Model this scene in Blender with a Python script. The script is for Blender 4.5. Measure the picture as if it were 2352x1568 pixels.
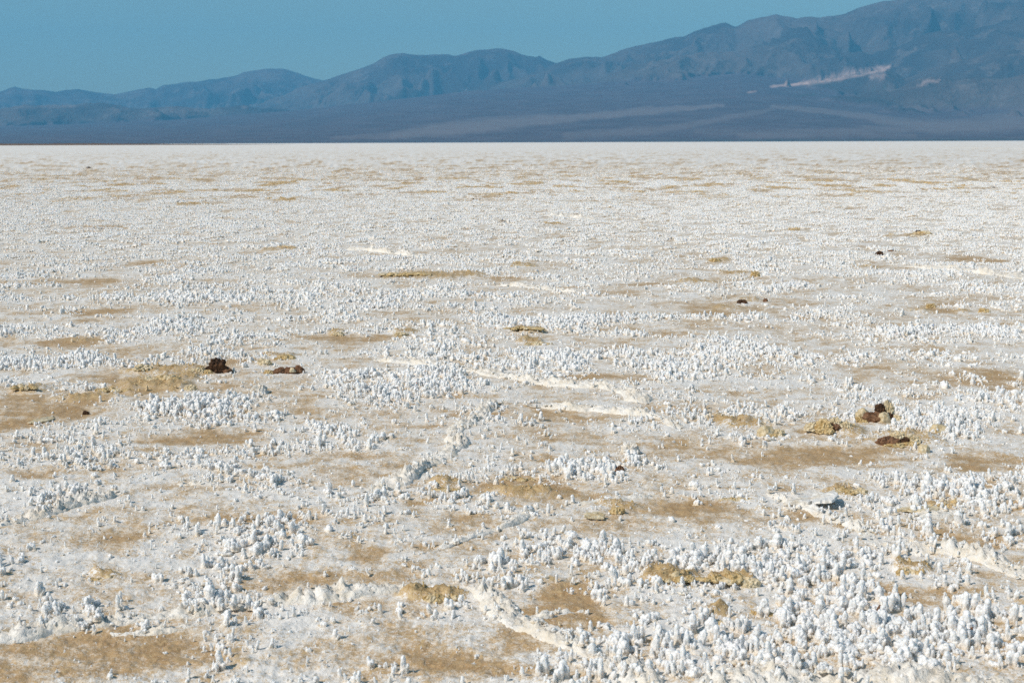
import bpy, bmesh, math, random
import numpy as np
from mathutils import Vector, Matrix, noise as mn

rng = np.random.default_rng(11)
random.seed(11)
SC = bpy.context.scene
COL = SC.collection
for o in list(bpy.data.objects):
    bpy.data.objects.remove(o)

# ------------------------------------------------------------------ camera
CAM_H = 1.20                      # metres above the salt
LENS = 50.0
FPX = LENS / 36.0 * 2352.0        # focal length in pixels of a 2352 px wide picture
PITCH = math.atan(457.0 / FPX)
ROLL = math.radians(-0.195)
cam_d = bpy.data.cameras.new('camera')
cam = bpy.data.objects.new('camera', cam_d)
COL.objects.link(cam)
RM = Matrix.Rotation(math.pi / 2 - PITCH, 3, 'X') @ Matrix.Rotation(ROLL, 3, 'Z')
cam.matrix_world = Matrix.Translation((0, 0, CAM_H)) @ RM.to_4x4()
cam_d.lens = LENS
cam_d.sensor_width = 36.0
cam_d.clip_start = 0.05
cam_d.clip_end = 120000.0
cam_d.dof.use_dof = True
cam_d.dof.focus_distance = 6.5
cam_d.dof.aperture_fstop = 11.0
SC.camera = cam

# ------------------------------------------------------------------ sky and sun
SUN_EL = math.radians(44)
SUN_AZ = math.radians(-120)       # bearing of the sun from the view direction (+Y), to the left and a little behind
world = bpy.data.worlds.new('World')
SC.world = world
world.use_nodes = True
wn = world.node_tree.nodes
wl = world.node_tree.links
bg = wn['Background']
sky = wn.new('ShaderNodeTexSky')
sky.sky_type = 'NISHITA'
sky.sun_disc = False
sky.sun_elevation = SUN_EL
sky.sun_rotation = SUN_AZ
sky.air_density = 1.0
sky.dust_density = 0.8
sky.ozone_density = 1.5
tint = wn.new('ShaderNodeMix'); tint.data_type = 'RGBA'; tint.blend_type = 'MULTIPLY'
tint.inputs[0].default_value = 1.0
tint.inputs[7].default_value = (0.86, 1.0, 0.88, 1)
wl.new(sky.outputs[0], tint.inputs[6])
wl.new(tint.outputs[2], bg.inputs[0])
bg.inputs[1].default_value = 0.09
sl = bpy.data.lights.new('sun', 'SUN')
sl.energy = 4.5
sl.angle = math.radians(0.5)
sl.color = (1.0, 0.918, 0.83)
so = bpy.data.objects.new('sun', sl)
COL.objects.link(so)
sdir = Vector((math.sin(SUN_AZ) * math.cos(SUN_EL), math.cos(SUN_AZ) * math.cos(SUN_EL), math.sin(SUN_EL)))
so.rotation_euler = sdir.to_track_quat('Z', 'Y').to_euler()
so.location = (0, 0, 30)

SC.view_settings.view_transform = 'Standard'
SC.view_settings.look = 'None'
SC.view_settings.exposure = -0.12
SC.view_settings.gamma = 1.0
SC.view_settings.use_curve_mapping = False
SC.render.engine = 'CYCLES'
SC.cycles.use_denoising = False
SC.cycles.max_bounces = 6
SC.cycles.diffuse_bounces = 3
SC.cycles.glossy_bounces = 2
SC.cycles.transmission_bounces = 3
SC.cycles.volume_bounces = 1
SC.cycles.use_fast_gi = False
SC.cycles.sample_clamp_indirect = 4.0

# ------------------------------------------------------------------ picture point -> place on the flat
RN = np.array(RM)
def rays(px, py):
    v = np.stack([np.asarray(px, float) - 1176.0, 784.0 - np.asarray(py, float), np.full(np.shape(px), -FPX)], -1)
    return v @ RN.T
def ground_at(px, py):
    d = rays(px, py)
    k = -CAM_H / d[..., 2]
    return d[..., 0] * k, d[..., 1] * k
def az_el(px, py):
    d = rays(px, py)
    return np.arctan2(d[..., 0], d[..., 1]), d[..., 2] / np.hypot(d[..., 0], d[..., 1])
def to_px(x, y, z):
    p = np.stack([x, y, z - CAM_H], -1) @ RN
    return 1176.0 + FPX * p[..., 0] / -p[..., 2], 784.0 - FPX * p[..., 1] / -p[..., 2]

# ------------------------------------------------------------------ noise
def _hash(ix, iy, seed):
    h = (ix.astype(np.int64) * 374761393 + iy.astype(np.int64) * 668265263 + seed * 1442695041) & 0xffffffff
    h = ((h ^ (h >> 13)) * 1274126177) & 0xffffffff
    return (h ^ (h >> 16)) & 0xffffffff
def perlin(x, y, seed=0):
    x0 = np.floor(x); y0 = np.floor(y)
    fx = x - x0; fy = y - y0
    u = fx * fx * fx * (fx * (fx * 6 - 15) + 10); v = fy * fy * fy * (fy * (fy * 6 - 15) + 10)
    def g(ox, oy):
        a = _hash(x0 + ox, y0 + oy, seed) * (2 * math.pi / 4294967296.0)
        return np.cos(a) * (fx - ox) + np.sin(a) * (fy - oy)
    n0 = g(0, 0) * (1 - u) + g(1, 0) * u
    n1 = g(0, 1) * (1 - u) + g(1, 1) * u
    return (n0 * (1 - v) + n1 * v) * 1.5
def fbm(x, y, octv=4, seed=0, gain=0.5, lac=2.03):
    s = 0.0; a = 1.0; t = 0.0
    for i in range(octv):
        s = s + a * perlin(x, y, seed + 17 * i); t += a
        a *= gain; x = x * lac + 3.1; y = y * lac - 1.7
    return s / t
def ridged(x, y, octv=4, seed=0, gain=0.55):
    s = 0.0; a = 1.0; t = 0.0; w = 1.0
    for i in range(octv):
        n = 1 - np.abs(perlin(x, y, seed + 31 * i)) * 1.6
        n = n * n
        s = s + a * n * w; t += a
        w = np.clip(n * 1.3, 0, 1); a *= gain; x = x * 2.07 + 5.2; y = y * 2.07 + 1.3
    return s / t
def sstep(a, b, x):
    t = np.clip((x - a) / (b - a), 0, 1)
    return t * t * (3 - 2 * t)

# ------------------------------------------------------------------ helpers for objects
def tag(o, label=None, cat=None, group=None, kind=None):
    if label: o['label'] = label
    if cat: o['category'] = cat
    if group: o['group'] = group
    if kind: o['kind'] = kind
    return o
def link(name, me, mat=None, parent=None, loc=None):
    o = bpy.data.objects.new(name, me)
    COL.objects.link(o)
    if mat is not None and me is not None and not me.materials: me.materials.append(mat)
    if parent is not None: o.parent = parent
    if loc is not None: o.location = loc
    return o
def grid_mesh(name, P, closed=False):
    """P: rows x cols x 3 -> quad mesh"""
    R, C = P.shape[:2]
    idx = np.arange(R * C).reshape(R, C)
    if closed:
        nx = np.roll(idx, -1, 1)
        q = np.stack([idx[:-1], nx[:-1], nx[1:], idx[1:]], -1).reshape(-1, 4)
    else:
        q = np.stack([idx[:-1, :-1], idx[:-1, 1:], idx[1:, 1:], idx[1:, :-1]], -1).reshape(-1, 4)
    return np_mesh(name, P.reshape(-1, 3), q)
def np_mesh(name, V, Q):
    me = bpy.data.meshes.new(name)
    me.vertices.add(len(V)); me.vertices.foreach_set('co', np.ascontiguousarray(V, np.float32).ravel())
    k = Q.shape[1]
    me.loops.add(Q.size); me.loops.foreach_set('vertex_index', np.ascontiguousarray(Q, np.int32).ravel())
    me.polygons.add(len(Q))
    me.polygons.foreach_set('loop_start', np.arange(0, Q.size, k, dtype=np.int32))
    me.polygons.foreach_set('use_smooth', np.ones(len(Q), bool))
    me.update(calc_edges=True)
    return me
def add_attr(me, name, arr, typ='FLOAT', dom='POINT'):
    a = me.attributes.new(name, typ, dom)
    key = {'FLOAT': 'value', 'INT': 'value', 'FLOAT_VECTOR': 'vector'}[typ]
    a.data.foreach_set(key, np.ascontiguousarray(arr, np.int32 if typ == 'INT' else np.float32).ravel())

class NT:
    """small node-tree writer"""
    def __init__(s, name):
        s.m = bpy.data.materials.new(name); s.m.use_nodes = True
        s.t = s.m.node_tree; s.p = s.t.nodes['Principled BSDF']; s.out = s.t.nodes['Material Output']
    def n(s, typ, **kw):
        nd = s.t.nodes.new(typ)
        for k, v in kw.items(): setattr(nd, k, v)
        return nd
    def put(s, sock, v):
        if isinstance(v, bpy.types.NodeSocket): s.t.links.new(v, sock)
        else: sock.default_value = v
    def attr(s, name, inst=False):
        a = s.n('ShaderNodeAttribute', attribute_name=name)
        if inst: a.attribute_type = 'INSTANCER'
        return a.outputs['Fac']
    def obj(s): return s.n('ShaderNodeTexCoord').outputs['Object']
    def noise(s, scale, detail=4, rough=.55, vec=None, dist=0):
        nd = s.n('ShaderNodeTexNoise')
        nd.inputs['Scale'].default_value = scale; nd.inputs['Detail'].default_value = detail
        nd.inputs['Roughness'].default_value = rough; nd.inputs['Distortion'].default_value = dist
        s.t.links.new(vec if vec is not None else s.obj(), nd.inputs['Vector'])
        return nd.outputs['Fac']
    def math(s, op, a, b=0.0, c=None, clamp=False):
        nd = s.n('ShaderNodeMath', operation=op); nd.use_clamp = clamp
        s.put(nd.inputs[0], a); s.put(nd.inputs[1], b)
        if c is not None: s.put(nd.inputs[2], c)
        return nd.outputs[0]
    def remap(s, v, a, b, c=0.0, d=1.0):
        nd = s.n('ShaderNodeMapRange'); nd.interpolation_type = 'SMOOTHSTEP'
        s.put(nd.inputs[0], v)
        for i, q in enumerate((a, b, c, d)): nd.inputs[1 + i].default_value = q
        return nd.outputs[0]
    def mix(s, f, a, b):
        nd = s.n('ShaderNodeMix', data_type='RGBA')
        s.put(nd.inputs[0], f)
        for i, v in ((6, a), (7, b)):
            if isinstance(v, tuple): v = v + (1,) if len(v) == 3 else v
            s.put(nd.inputs[i], v)
        return nd.outputs[2]
    def bump(s, h, strength, dist):
        nd = s.n('ShaderNodeBump'); nd.inputs['Strength'].default_value = strength
        nd.inputs['Distance'].default_value = dist
        s.put(nd.inputs['Height'], h)
        s.t.links.new(nd.outputs[0], s.p.inputs['Normal'])

# ------------------------------------------------------------------ materials
WHITE = (0.765, 0.762, 0.755)
CREAM = (0.74, 0.665, 0.55)
TAN = (0.47, 0.355, 0.25)
AMBER = (0.50, 0.345, 0.15)

def mat_ground():
    t = NT('salt_crust')
    br = t.attr('brown'); am = t.attr('amber'); cr = t.attr('cream')
    n1 = t.noise(11, 6, .66); n2 = t.noise(75, 4, .68); n3 = t.noise(260, 2, .6)
    def ctr(v, k): return t.math('MULTIPLY', t.math('SUBTRACT', v, .5), k)
    lace = t.math('ADD', t.math('ADD', ctr(n1, 3.2), ctr(n2, 3.6)), ctr(n3, 2.2))
    fv = t.remap(t.math('ADD', br, t.math('MULTIPLY', lace, .8)), -.05, .55)
    fb = t.remap(t.math('ADD', br, lace), .5, 1.05)
    fa = t.remap(t.math('ADD', am, t.math('MULTIPLY', lace, .8)), .38, .8)
    fc = t.remap(t.math('ADD', cr, t.math('MULTIPLY', lace, .5)), .1, .8)
    tanv = t.mix(t.remap(n2, .32, .68), (.335, .20, .085), (.52, .365, .195))
    veil = t.mix(t.remap(n2, .3, .7), (.58, .465, .335), (.71, .625, .51))
    ambv = t.mix(t.remap(n2, .32, .68), (.33, .20, .07), (.58, .435, .24))
    whv = t.mix(t.remap(n1, .3, .7), (.755, .725, .68), (.81, .795, .775))
    c = t.mix(fc, whv, (.745, .69, .60))
    c = t.mix(fv, c, veil)
    c = t.mix(fb, c, tanv)
    c = t.mix(fa, c, ambv)
    t.put(t.p.inputs['Base Color'], c)
    t.p.inputs['Roughness'].default_value = .62
    t.p.inputs['Specular IOR Level'].default_value = .45
    h = t.math('ADD', t.math('MULTIPLY', n2, 1.0), t.math('MULTIPLY', n3, .45))
    t.bump(h, .7, .005)
    return t.m

def mat_crystal(name, inst):
    t = NT(name)
    tex = t.obj()
    tn = t.attr('tint', inst)
    if not inst:
        a = t.n('ShaderNodeAttribute', attribute_name='tint'); a.attribute_type = 'OBJECT'; tn = a.outputs['Fac']
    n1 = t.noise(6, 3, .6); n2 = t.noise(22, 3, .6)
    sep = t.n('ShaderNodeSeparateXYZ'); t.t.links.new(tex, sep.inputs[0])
    base_tan = t.remap(t.math('ADD', sep.outputs[2], t.math('MULTIPLY', n1, .5)), .2, .8, 1, 0)  # tan tint growing towards the foot of the crystal, edge broken by noise
    base_tan = t.math('MULTIPLY', base_tan, t.math('ADD', .6, t.math('MULTIPLY', tn, .7), None, True))
    c = t.mix(base_tan, WHITE, (.66, .535, .375))
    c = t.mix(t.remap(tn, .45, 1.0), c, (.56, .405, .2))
    t.put(t.p.inputs['Base Color'], c)
    t.p.inputs['Roughness'].default_value = .45
    t.p.inputs['Specular IOR Level'].default_value = .5
    t.p.inputs['Subsurface Weight'].default_value = .8
    t.p.inputs['Subsurface Radius'].default_value = (1, .92, .82)
    t.p.inputs['Subsurface Scale'].default_value = .009
    t.bump(n2, .25, .0012)
    return t.m

def mat_lump(name, c1, c2, c3, rough=.5, sc=60, bump=.004, spec=.5):
    t = NT(name)
    n1 = t.noise(sc * .4, 4, .6); n2 = t.noise(sc * 2, 4, .65)
    c = t.mix(t.remap(n1, .35, .65), c1, c2)
    c = t.mix(t.remap(n2, .5, .72), c, c3)
    t.put(t.p.inputs['Base Color'], c)
    t.p.inputs['Roughness'].default_value = rough
    t.p.inputs['Specular IOR Level'].default_value = spec
    t.bump(n2, .9, bump)
    return t.m

def mat_mountain():
    t = NT('desert_rock')
    tex = t.obj()
    pale = t.attr('pale'); pink = t.attr('pink'); fan = t.attr('fan'); dark = t.attr('dark')
    n1 = t.noise(.00055, 5, .6); n2 = t.noise(.003, 5, .65)
    c = t.mix(t.remap(n1, .35, .65), (.04, .032, .036), (.115, .088, .082))
    c = t.mix(t.remap(n2, .52, .75), c, (.16, .128, .118))
    c = t.mix(fan, c, t.mix(t.remap(n2, .35, .65), (.066, .048, .062), (.094, .072, .088)))
    c = t.mix(t.math('MULTIPLY', pale, .6), c, (.235, .195, .19))
    c = t.mix(pink, c, (.46, .32, .28))
    c = t.mix(t.math('MULTIPLY', dark, .8), c, (.05, .055, .05))
    t.put(t.p.inputs['Base Color'], c)
    t.p.inputs['Roughness'].default_value = .95
    t.p.inputs['Specular IOR Level'].default_value = .1
    n3 = t.noise(.0075, 5, .65, dist=.6)
    t.bump(t.math('MULTIPLY', t.math('ADD', n2, t.math('MULTIPLY', n3, .5)), t.math('SUBTRACT', 1.0, t.math('MULTIPLY', fan, .85))), .8, 130)
    return t.m

M_ground = mat_ground()
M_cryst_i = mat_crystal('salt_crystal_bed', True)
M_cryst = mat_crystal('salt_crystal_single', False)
M_ridge = mat_lump('salt_ridge', (.73, .66, .55), (.795, .765, .71), (.81, .795, .77), .55, 40, .007)
M_mud = mat_lump('dried_mud', (.03, .016, .009), (.095, .048, .025), (.17, .10, .055), .85, 70, .006, .2)
M_mud_red = mat_lump('red_dried_mud', (.115, .055, .029), (.235, .128, .072), (.32, .20, .125), .85, 70, .006, .2)
M_amber = mat_lump('amber_salt', (.42, .275, .10), (.60, .46, .24), (.66, .56, .36), .38, 55, .004)
M_tan = mat_lump('tan_salt', (.52, .40, .22), (.66, .56, .38), (.72, .67, .54), .4, 55, .004)
M_plate = mat_lump('white_crust_plate', (.66, .585, .48), (.765, .75, .72), (.78, .77, .755), .55, 45, .006)
M_mount = mat_mountain()

# ------------------------------------------------------------------ where the flat is brown, amber, bare or full of crystals
# px, py, half width, half height, strength (2352 px picture)
BROWN = [(110,930,150,38,1.1),(330,885,170,24,.9),(195,788,95,12,1),(180,718,110,8,.9),(540,712,80,6,.8),(350,606,100,6,.8),(110,646,170,9,.8),
 (230,523,70,8,.9),(800,774,140,11,1),(700,732,60,6,.8),(530,802,70,9,.8),(1170,640,60,7,.9),(780,595,50,4,.7),(1400,868,150,15,1.1),(1660,705,130,20,.9),
 (1830,730,60,6,.8),(2150,712,55,14,.9),(2230,595,65,9,.9),(2280,545,60,6,.8),(2270,870,110,36,1),(2110,905,90,16,.9),(1850,1050,270,26,1),(1180,1125,190,36,1.1),
 (1080,1195,120,24,1),(1560,1160,150,22,1),(2200,1250,110,24,1),(2170,1160,60,14,.7),(2270,1070,100,20,.9),(820,1280,120,26,.8),(640,1345,150,42,.8),(270,1235,150,26,.8),
 (60,1085,90,14,.9),(500,1005,190,18,.8),(1080,910,80,11,1),(1110,950,90,9,.9),(230,1490,260,50,.9),(50,1545,170,40,.9),(1060,1500,170,46,.9),(1310,1410,200,62,1.05),(1290,1355,90,30,.9),
 (2080,1365,120,26,.9),(1230,1540,130,24,.8),(1850,1425,90,18,.7),(560,830,90,14,.8),(820,1050,90,12,.6),(1330,960,160,18,.6),(1730,905,180,12,.6),(600,1185,140,14,.6),(1420,720,90,10,.6),
 (2000,745,110,9,.6),(1800,1180,90,14,.6),(1000,980,80,9,.6),(300,1010,100,9,.5),(1010,1260,140,20,.6),(1480,655,80,6,.7),(2290,650,70,4,.8),(1730,1450,60,12,.5),(1560,770,70,6,.5),
 (1300,1050,120,14,.5),(360,1120,160,12,.5),(1980,640,60,5,.6),(330,660,40,4,.5),(1050,690,120,6,.4),(1880,545,60,5,.6),(1300,545,50,4,.6)]
AMB = [(330,880,150,20,.9),(400,852,120,16,.9),(70,895,60,12,.8),(210,910,90,12,.7),(960,634,110,11,1.1),(1075,632,50,6,.9),(1200,608,45,6,.9),(1205,760,55,7,1),(1235,782,50,9,1),(655,572,60,4,.9),
 (440,470,55,4,.9),(655,460,45,4,.9),(1690,628,60,6,.9),(1600,646,60,6,.8),(1670,708,60,10,.7),(1700,965,110,14,.9),(1650,955,40,8,.8),(1190,1130,120,20,.8),(1650,1405,60,16,.8),(1540,1325,120,20,1.0),
 (1690,1332,70,16,1.0),(1020,1368,90,16,1),(1240,1330,70,14,.6),(2090,1305,70,16,.9),(240,1320,50,12,.7),(2070,1010,120,20,.7),(1930,985,90,16,.8),(1410,1160,110,9,.6),(1930,1130,70,14,.7),(2170,1160,70,14,.6),
 (2120,712,40,8,.7),(1010,1110,60,10,.8),(560,1520,70,20,.4),(1200,408,25,2.5,.9),(780,410,40,2.5,.8),(1280,515,40,4,.9),(1660,597,30,4,.8),(1830,530,40,4,.6),(1720,690,40,6,.7),(2220,715,40,6,.6),(930,762,40,7,.8),
 (780,765,30,5,.8),(1960,690,40,5,.5),(1990,615,40,4,.7),(2085,543,50,5,.8),(1500,1110,60,8,.5),(170,780,50,6,.6),(1760,1165,50,10,.5),(660,815,50,8,.7)]
BEDS = [(1800,1300,260,60,1.1),(1950,1440,420,100,1.2),(1700,1545,560,40,1.2),(600,1100,170,40,.9),(1380,1080,150,36,1),(900,885,260,44,1),(480,925,190,24,1),(1700,825,300,28,.9),(640,1255,120,40,.7),(440,1310,190,56,.7),
 (1260,1265,220,50,.7),(1450,1290,160,40,.7),(2180,1150,220,50,.9),(2150,980,200,30,.9),(200,835,260,18,.9),(1250,740,400,14,.7),(600,680,500,20,.7),(1250,820,250,20,.5),(330,1060,260,24,.6),(2290,1450,140,80,.8),(1000,1400,160,40,.6),
 (500,1500,160,50,.5),(560,1400,180,40,.5),(2250,760,160,22,.8),(100,1130,150,22,.5),(1150,1420,60,20,.5),(150,1400,150,20,.35)]
BARE = [(650,940,120,16,1),(100,700,130,8,.8),(1400,830,80,7,.8),(700,1010,110,14,.6),(1640,885,110,8,.6),(60,1230,140,40,.9),(1100,1270,180,26,.9),(260,1270,160,30,.8),(1330,930,180,30,.7),(1850,1050,260,24,.8),
 (2010,670,170,12,.7),(720,1330,130,40,.6),(130,1500,260,50,.9),(1280,1400,190,50,1),(1060,1500,160,50,.8),(1640,700,150,22,.6),(1100,575,200,6,.4),(1600,1200,160,20,.5),(860,1170,160,20,.5)]

def blobs(x, y, L, wx, wy, warp=.6):
    m = np.zeros_like(x)
    for (px, py, a, b, s) in L:
        cx, cy = ground_at(px, py)
        _, y1 = ground_at(px, py + b); _, y0 = ground_at(px, py - b)
        rr = math.hypot(cx, cy)
        ax = a / FPX * rr; ay = max((y0 - y1) / 2, .05)
        sel = (np.abs(x - cx) < ax * 2.1) & (np.abs(y - cy) < ay * 2.1)
        if not sel.any(): continue
        dx = (x[sel] - cx) / ax + warp * wx[sel] * 1.6; dy = (y[sel] - cy) / ay + warp * wy[sel] * 1.6
        v = s * (1 - sstep(.25, 1.25, np.sqrt(dx * dx + dy * dy)))
        m[sel] = np.maximum(m[sel], v)
    return m

def fields(x, y):
    r = np.hypot(x, y)
    far = sstep(18, 40, r)
    wx = fbm(x * 2.6, y * 2.6, 4, 60); wy = fbm(x * 2.6 + 9, y * 2.6, 4, 65)
    lo = fbm(x * .8, y * .8, 3, 40); mid = fbm(x * 2.6 + 3, y * 2.6, 4, 41); fine = fbm(x * 8, y * 8, 4, 42, .6)
    brown = .82 * blobs(x, y, BROWN, wx, wy, .75) + .75 * mid + .42 * lo + .62 * fine + .345
    brown = brown - far * .06 - sstep(45, 120, r) * .35
    amber = 1.25 * blobs(x, y, AMB, wy, wx, .6) * (1 + .5 * fine) + .45 * np.clip(fbm(x * 1.9 + 11, y * 1.9, 4, 43) - .28, 0, 1)
    # beyond the reach of single crystals: long faint amber streaks
    st = fbm(x * .8, y * .40, 4, 44)
    amber = np.maximum(amber, far * sstep(.05, .30, st) * (.9 - .45 * sstep(35, 80, r)) * (1 - sstep(120, 500, r) * .8))
    brown = brown + far * .7 * sstep(.0, .26, fbm(x * .75 + 5, y * .34, 4, 48)) * (1 - sstep(90, 300, r))
    bed = .47 + 1.0 * fbm(x * 1.5 + 7, y * 1.5, 4, 45) + .5 * fine + .9 * blobs(x, y, BEDS, -wx, wy, .6) - .85 * blobs(x, y, BARE, -wy, wx, .5)
    bed = bed + .6 * (ridged(x * 1.25 + .3 * mid, y * 1.25, 2, 47) - .42)
    bed = bed - (.42 + .35 * far) * np.clip(brown - .45, 0, 1) - .9 * np.clip(amber - .3, 0, 1) + .34 * sstep(8, 22, r)
    bed = np.clip(bed, 0, 1.3)
    brown = brown - .10 * sstep(.2, .6, bed) + .20 * sstep(.75, 1.1, bed) * (1 - far)
    cream = .35 * fbm(x * 1.1 + 20, y * 1.1, 3, 46) + .05
    return brown, amber, bed, cream

def ground_z(x, y, brown=None, amber=None):
    r = np.hypot(x, y)
    near = 1 - sstep(40, 160, r)
    z = near * (.012 * fbm(x * .9, y * .9, 3, 50) + .006 * fbm(x * 5, y * 5, 3, 51) + .007 * fbm(x * 20, y * 20, 3, 52) + .0035 * ridged(x * 38, y * 38, 2, 53) + .0015 * perlin(x * 110, y * 110, 56))
    if amber is not None:
        a = sstep(.35, 1.0, amber) * near
        z = z + a * (.008 + .022 * ridged(x * 11, y * 11, 3, 54) + .010 * ridged(x * 34, y * 34, 2, 55))
        z = z - .004 * near * sstep(.4, .9, brown)
    return z

# ------------------------------------------------------------------ the salt flat: one sheet, finer near the viewer
F1 = LENS / 36 * 1024
d = np.arange(640, 16.5, -1.0)
r1 = CAM_H * F1 / d
r2 = np.exp(np.linspace(math.log(r1[-1]), math.log(9800), 170))[1:]
rows = np.concatenate([[.25, .7, 1.2, 1.7, 2.1, 2.4], r1, r2, [16000, 40000]])
af = np.radians(np.linspace(-27, 27, 720))
ac = np.radians(np.linspace(27, 333, 70))[1:-1]
ang = np.concatenate([af, ac])
RR, AA = np.meshgrid(rows, ang, indexing='ij')
jit = (rng.random(RR.shape) - .5) * .3
GX = RR * np.sin(AA); GY = RR * np.cos(AA)
shape = GX.shape
gx = GX.ravel(); gy = GY.ravel()
brown, amber, bed, cream = fields(gx, gy)
gz = ground_z(gx, gy, brown, amber)
rr = RR.ravel()
rough = sstep(25, 60, rr) * (1 - sstep(150, 900, rr))
gz += rough * .022 * rng.standard_normal(len(gz)) * np.clip(bed, .2, 1)
P = np.stack([gx, gy, gz], -1).reshape(shape + (3,))
me = grid_mesh('salt_flat', P, closed=True)
add_attr(me, 'brown', brown); add_attr(me, 'amber', amber); add_attr(me, 'cream', cream)
flat = tag(link('salt_flat', me, M_ground), kind='structure')

def zat(x, y):
    x = np.atleast_1d(np.asarray(x, float)); y = np.atleast_1d(np.asarray(y, float))
    b, a, _, _ = fields(x, y)
    return ground_z(x, y, b, a)

# ------------------------------------------------------------------ mountains and alluvial fan
SKYLINE = [(-700,215),(-300,222),(-120,206),(0,209),(20,202),(33,198),(50,203),(90,206),(130,211),(150,206),(180,203),(215,211),(262,216),(300,209),(345,202),(358,204),(375,194),(420,189),(450,187),(500,180),(540,173),(560,165),(605,157),(650,158),(690,168),(720,180),(738,184),
 (760,180),(800,166),(820,160),(860,145),(880,133),(900,125),(925,122),(960,127),(1000,125),(1030,124),(1045,128),(1075,120),(1100,115),(1145,111),(1180,117),(1200,126),(1230,131),(1240,128),(1255,137),(1275,144),(1310,135),(1350,131),(1380,132),(1395,127),(1440,110),(1470,104),(1500,98),(1550,86),(1570,84),(1600,70),(1640,58),(1665,51),(1690,62),(1720,46),(1745,40),(1785,33),(1800,37),(1830,41),(1850,38),(1880,40),(1935,33),(1980,15),(2030,2),(2060,0),(2100,-14),(2200,-30),(2352,-45),(2700,-20),(3100,20)]
LAYERS = [  # silhouette, crest distance, front width, seed, spur strength
 ([p for p in SKYLINE if p[0] <= 738] + [(800,196),(900,215),(1000,240),(1200,300),(1300,325)], 33000, 9000, 101, .55),
 ([(250,325),(420,290),(540,255),(640,225),(738,186)] + [p for p in SKYLINE if 738 < p[0] <= 1275] + [(1330,165),(1450,190),(1600,220),(1800,260),(2000,300)], 27000, 8000, 103, .6),
 ([(800,325),(960,275),(1080,215),(1180,175),(1275,146)] + [p for p in SKYLINE if p[0] > 1275], 24000, 8500, 105, .6),
 ([(1200,300),(1300,215),(1400,168),(1460,145),(1520,128),(1600,114),(1700,106),(1780,92),(1831,83),(1880,92),(1930,112),(1970,108),(2010,112),(2060,98),(2130,70),(2200,62),(2280,50),(2352,40),(2600,20),(3100,50)], 20500, 5200, 107, .7),
 ([(1500,300),(1600,232),(1700,212),(1790,196),(1900,176),(1980,162),(2035,150),(2080,176),(2130,160),(2200,140),(2300,120),(2400,105),(2700,100),(3100,120)], 18000, 3600, 109, .6),
 ([(1700,310),(1780,262),(1850,234),(1900,222),(1960,215),(2000,205),(2050,200),(2100,188),(2150,176),(2200,172),(2260,165),(2300,170),(2352,160),(2500,150),(2800,170),(3100,200)], 15800, 2600, 111, .75),
 ([(-700,262),(-200,258),(0,246),(60,238),(150,242),(230,236),(320,245),(400,238),(480,250),(560,240),(640,248),(720,256),(800,250),(900,232),(1000,216),(1080,205),(1180,200),(1300,190),(1420,200),(1560,215),(1700,260),(1900,300)], 21500, 4500, 113, .8),
]
FAN_TOP = [(-700,312),(0,303),(400,290),(700,272),(900,256),(1100,240),(1300,231),(1500,222),(1700,212),(1850,226),(1950,240),(2100,252),(2352,252),(2700,240),(3100,240)]
maz = np.radians(np.linspace(-30, 30, 1000))
mr = np.concatenate([np.linspace(8800, 14500, 90), np.linspace(14500, 30000, 250)[1:], np.linspace(30000, 40000, 60)[1:]])
MR, MA = np.meshgrid(mr, maz, indexing='ij')
def curve(pts):
    p = np.array(pts, float); a, e = az_el(p[:, 0], p[:, 1])
    o = np.argsort(a)
    return np.interp(maz, a[o], e[o])
sky_te = curve(SKYLINE)
MX = MR * np.sin(MA); MY = MR * np.cos(MA)
fan_te = curve(FAN_TOP)
R0 = 9000 + 500 * fbm(maz * 9, maz * 0 + .3, 3, 90)
u = np.clip((MR - R0) / (15500 - R0), -1, 1.6)
FANH = np.maximum(fan_te * 15500, 20) * np.where(u > 0, u ** 1.15 * (1 + .0 * u), u * .1)
FANH = FANH + np.clip(u, 0, 1) * 10 * fbm(MX / 500, MY / 1800, 3, 91)
HT = FANH.copy()
wx = MX + 900 * fbm(MX / 2600, MY / 2600, 3, 94); wy = MY + 900 * fbm(MX / 2600 + 5, MY / 2600, 3, 95)
rid1 = ridged(wx / 2300, wy / 3800, 5, 96)
rid1b = ridged(wx / 2000 + 31, wy / 3300 + 7, 5, 196)
rid2 = ridged(wx / 900 + 3, wy / 1300, 4, 97)
rockness = np.zeros_like(HT)
for pts, rc, wf, sd, spur in LAYERS:
    te = curve(pts)
    rcw = rc + wf * .12 * fbm(maz * rc / 5000, maz * 0 + sd, 3, sd)
    Hc = te * rcw + CAM_H + (rc / 24000) * 14 * fbm(maz * rc / 500, maz * 0 + sd, 3, sd + 1)
    tt = (rcw - MR) / wf
    nn = (.65 * (rid1 if sd % 4 == 1 else rid1b) + .35 * rid2)
    amp = sstep(0, .35, tt)
    t2 = tt + spur * (.52 - nn) * amp
    front = np.clip(1 - t2, 0, 1.2) ** 1.2
    back = np.clip(1 + tt / .8, 0, 1) ** 1.1
    h = Hc * np.where(tt >= 0, front, back)
    h = h + np.where(tt > 0, 1, .2) * np.clip(Hc, 0, 1e9) * .10 * (rid2 - .45) * sstep(0, .2, np.abs(tt)) * sstep(1.3, .6, t2)
    h = np.where(MR < rcw - 150, np.minimum(h, te * .985 * MR + 2), h)
    HT = np.maximum(HT, h)
below = 1 - HT / np.maximum(sky_te * MR, 30)
rug = ridged(wx / 1500 + 2, wy / 2100, 5, 98, .6) - .42
HT = HT + .10 * HT * rug * sstep(15, 150, HT - FANH) * sstep(.01, .16, below)
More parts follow.
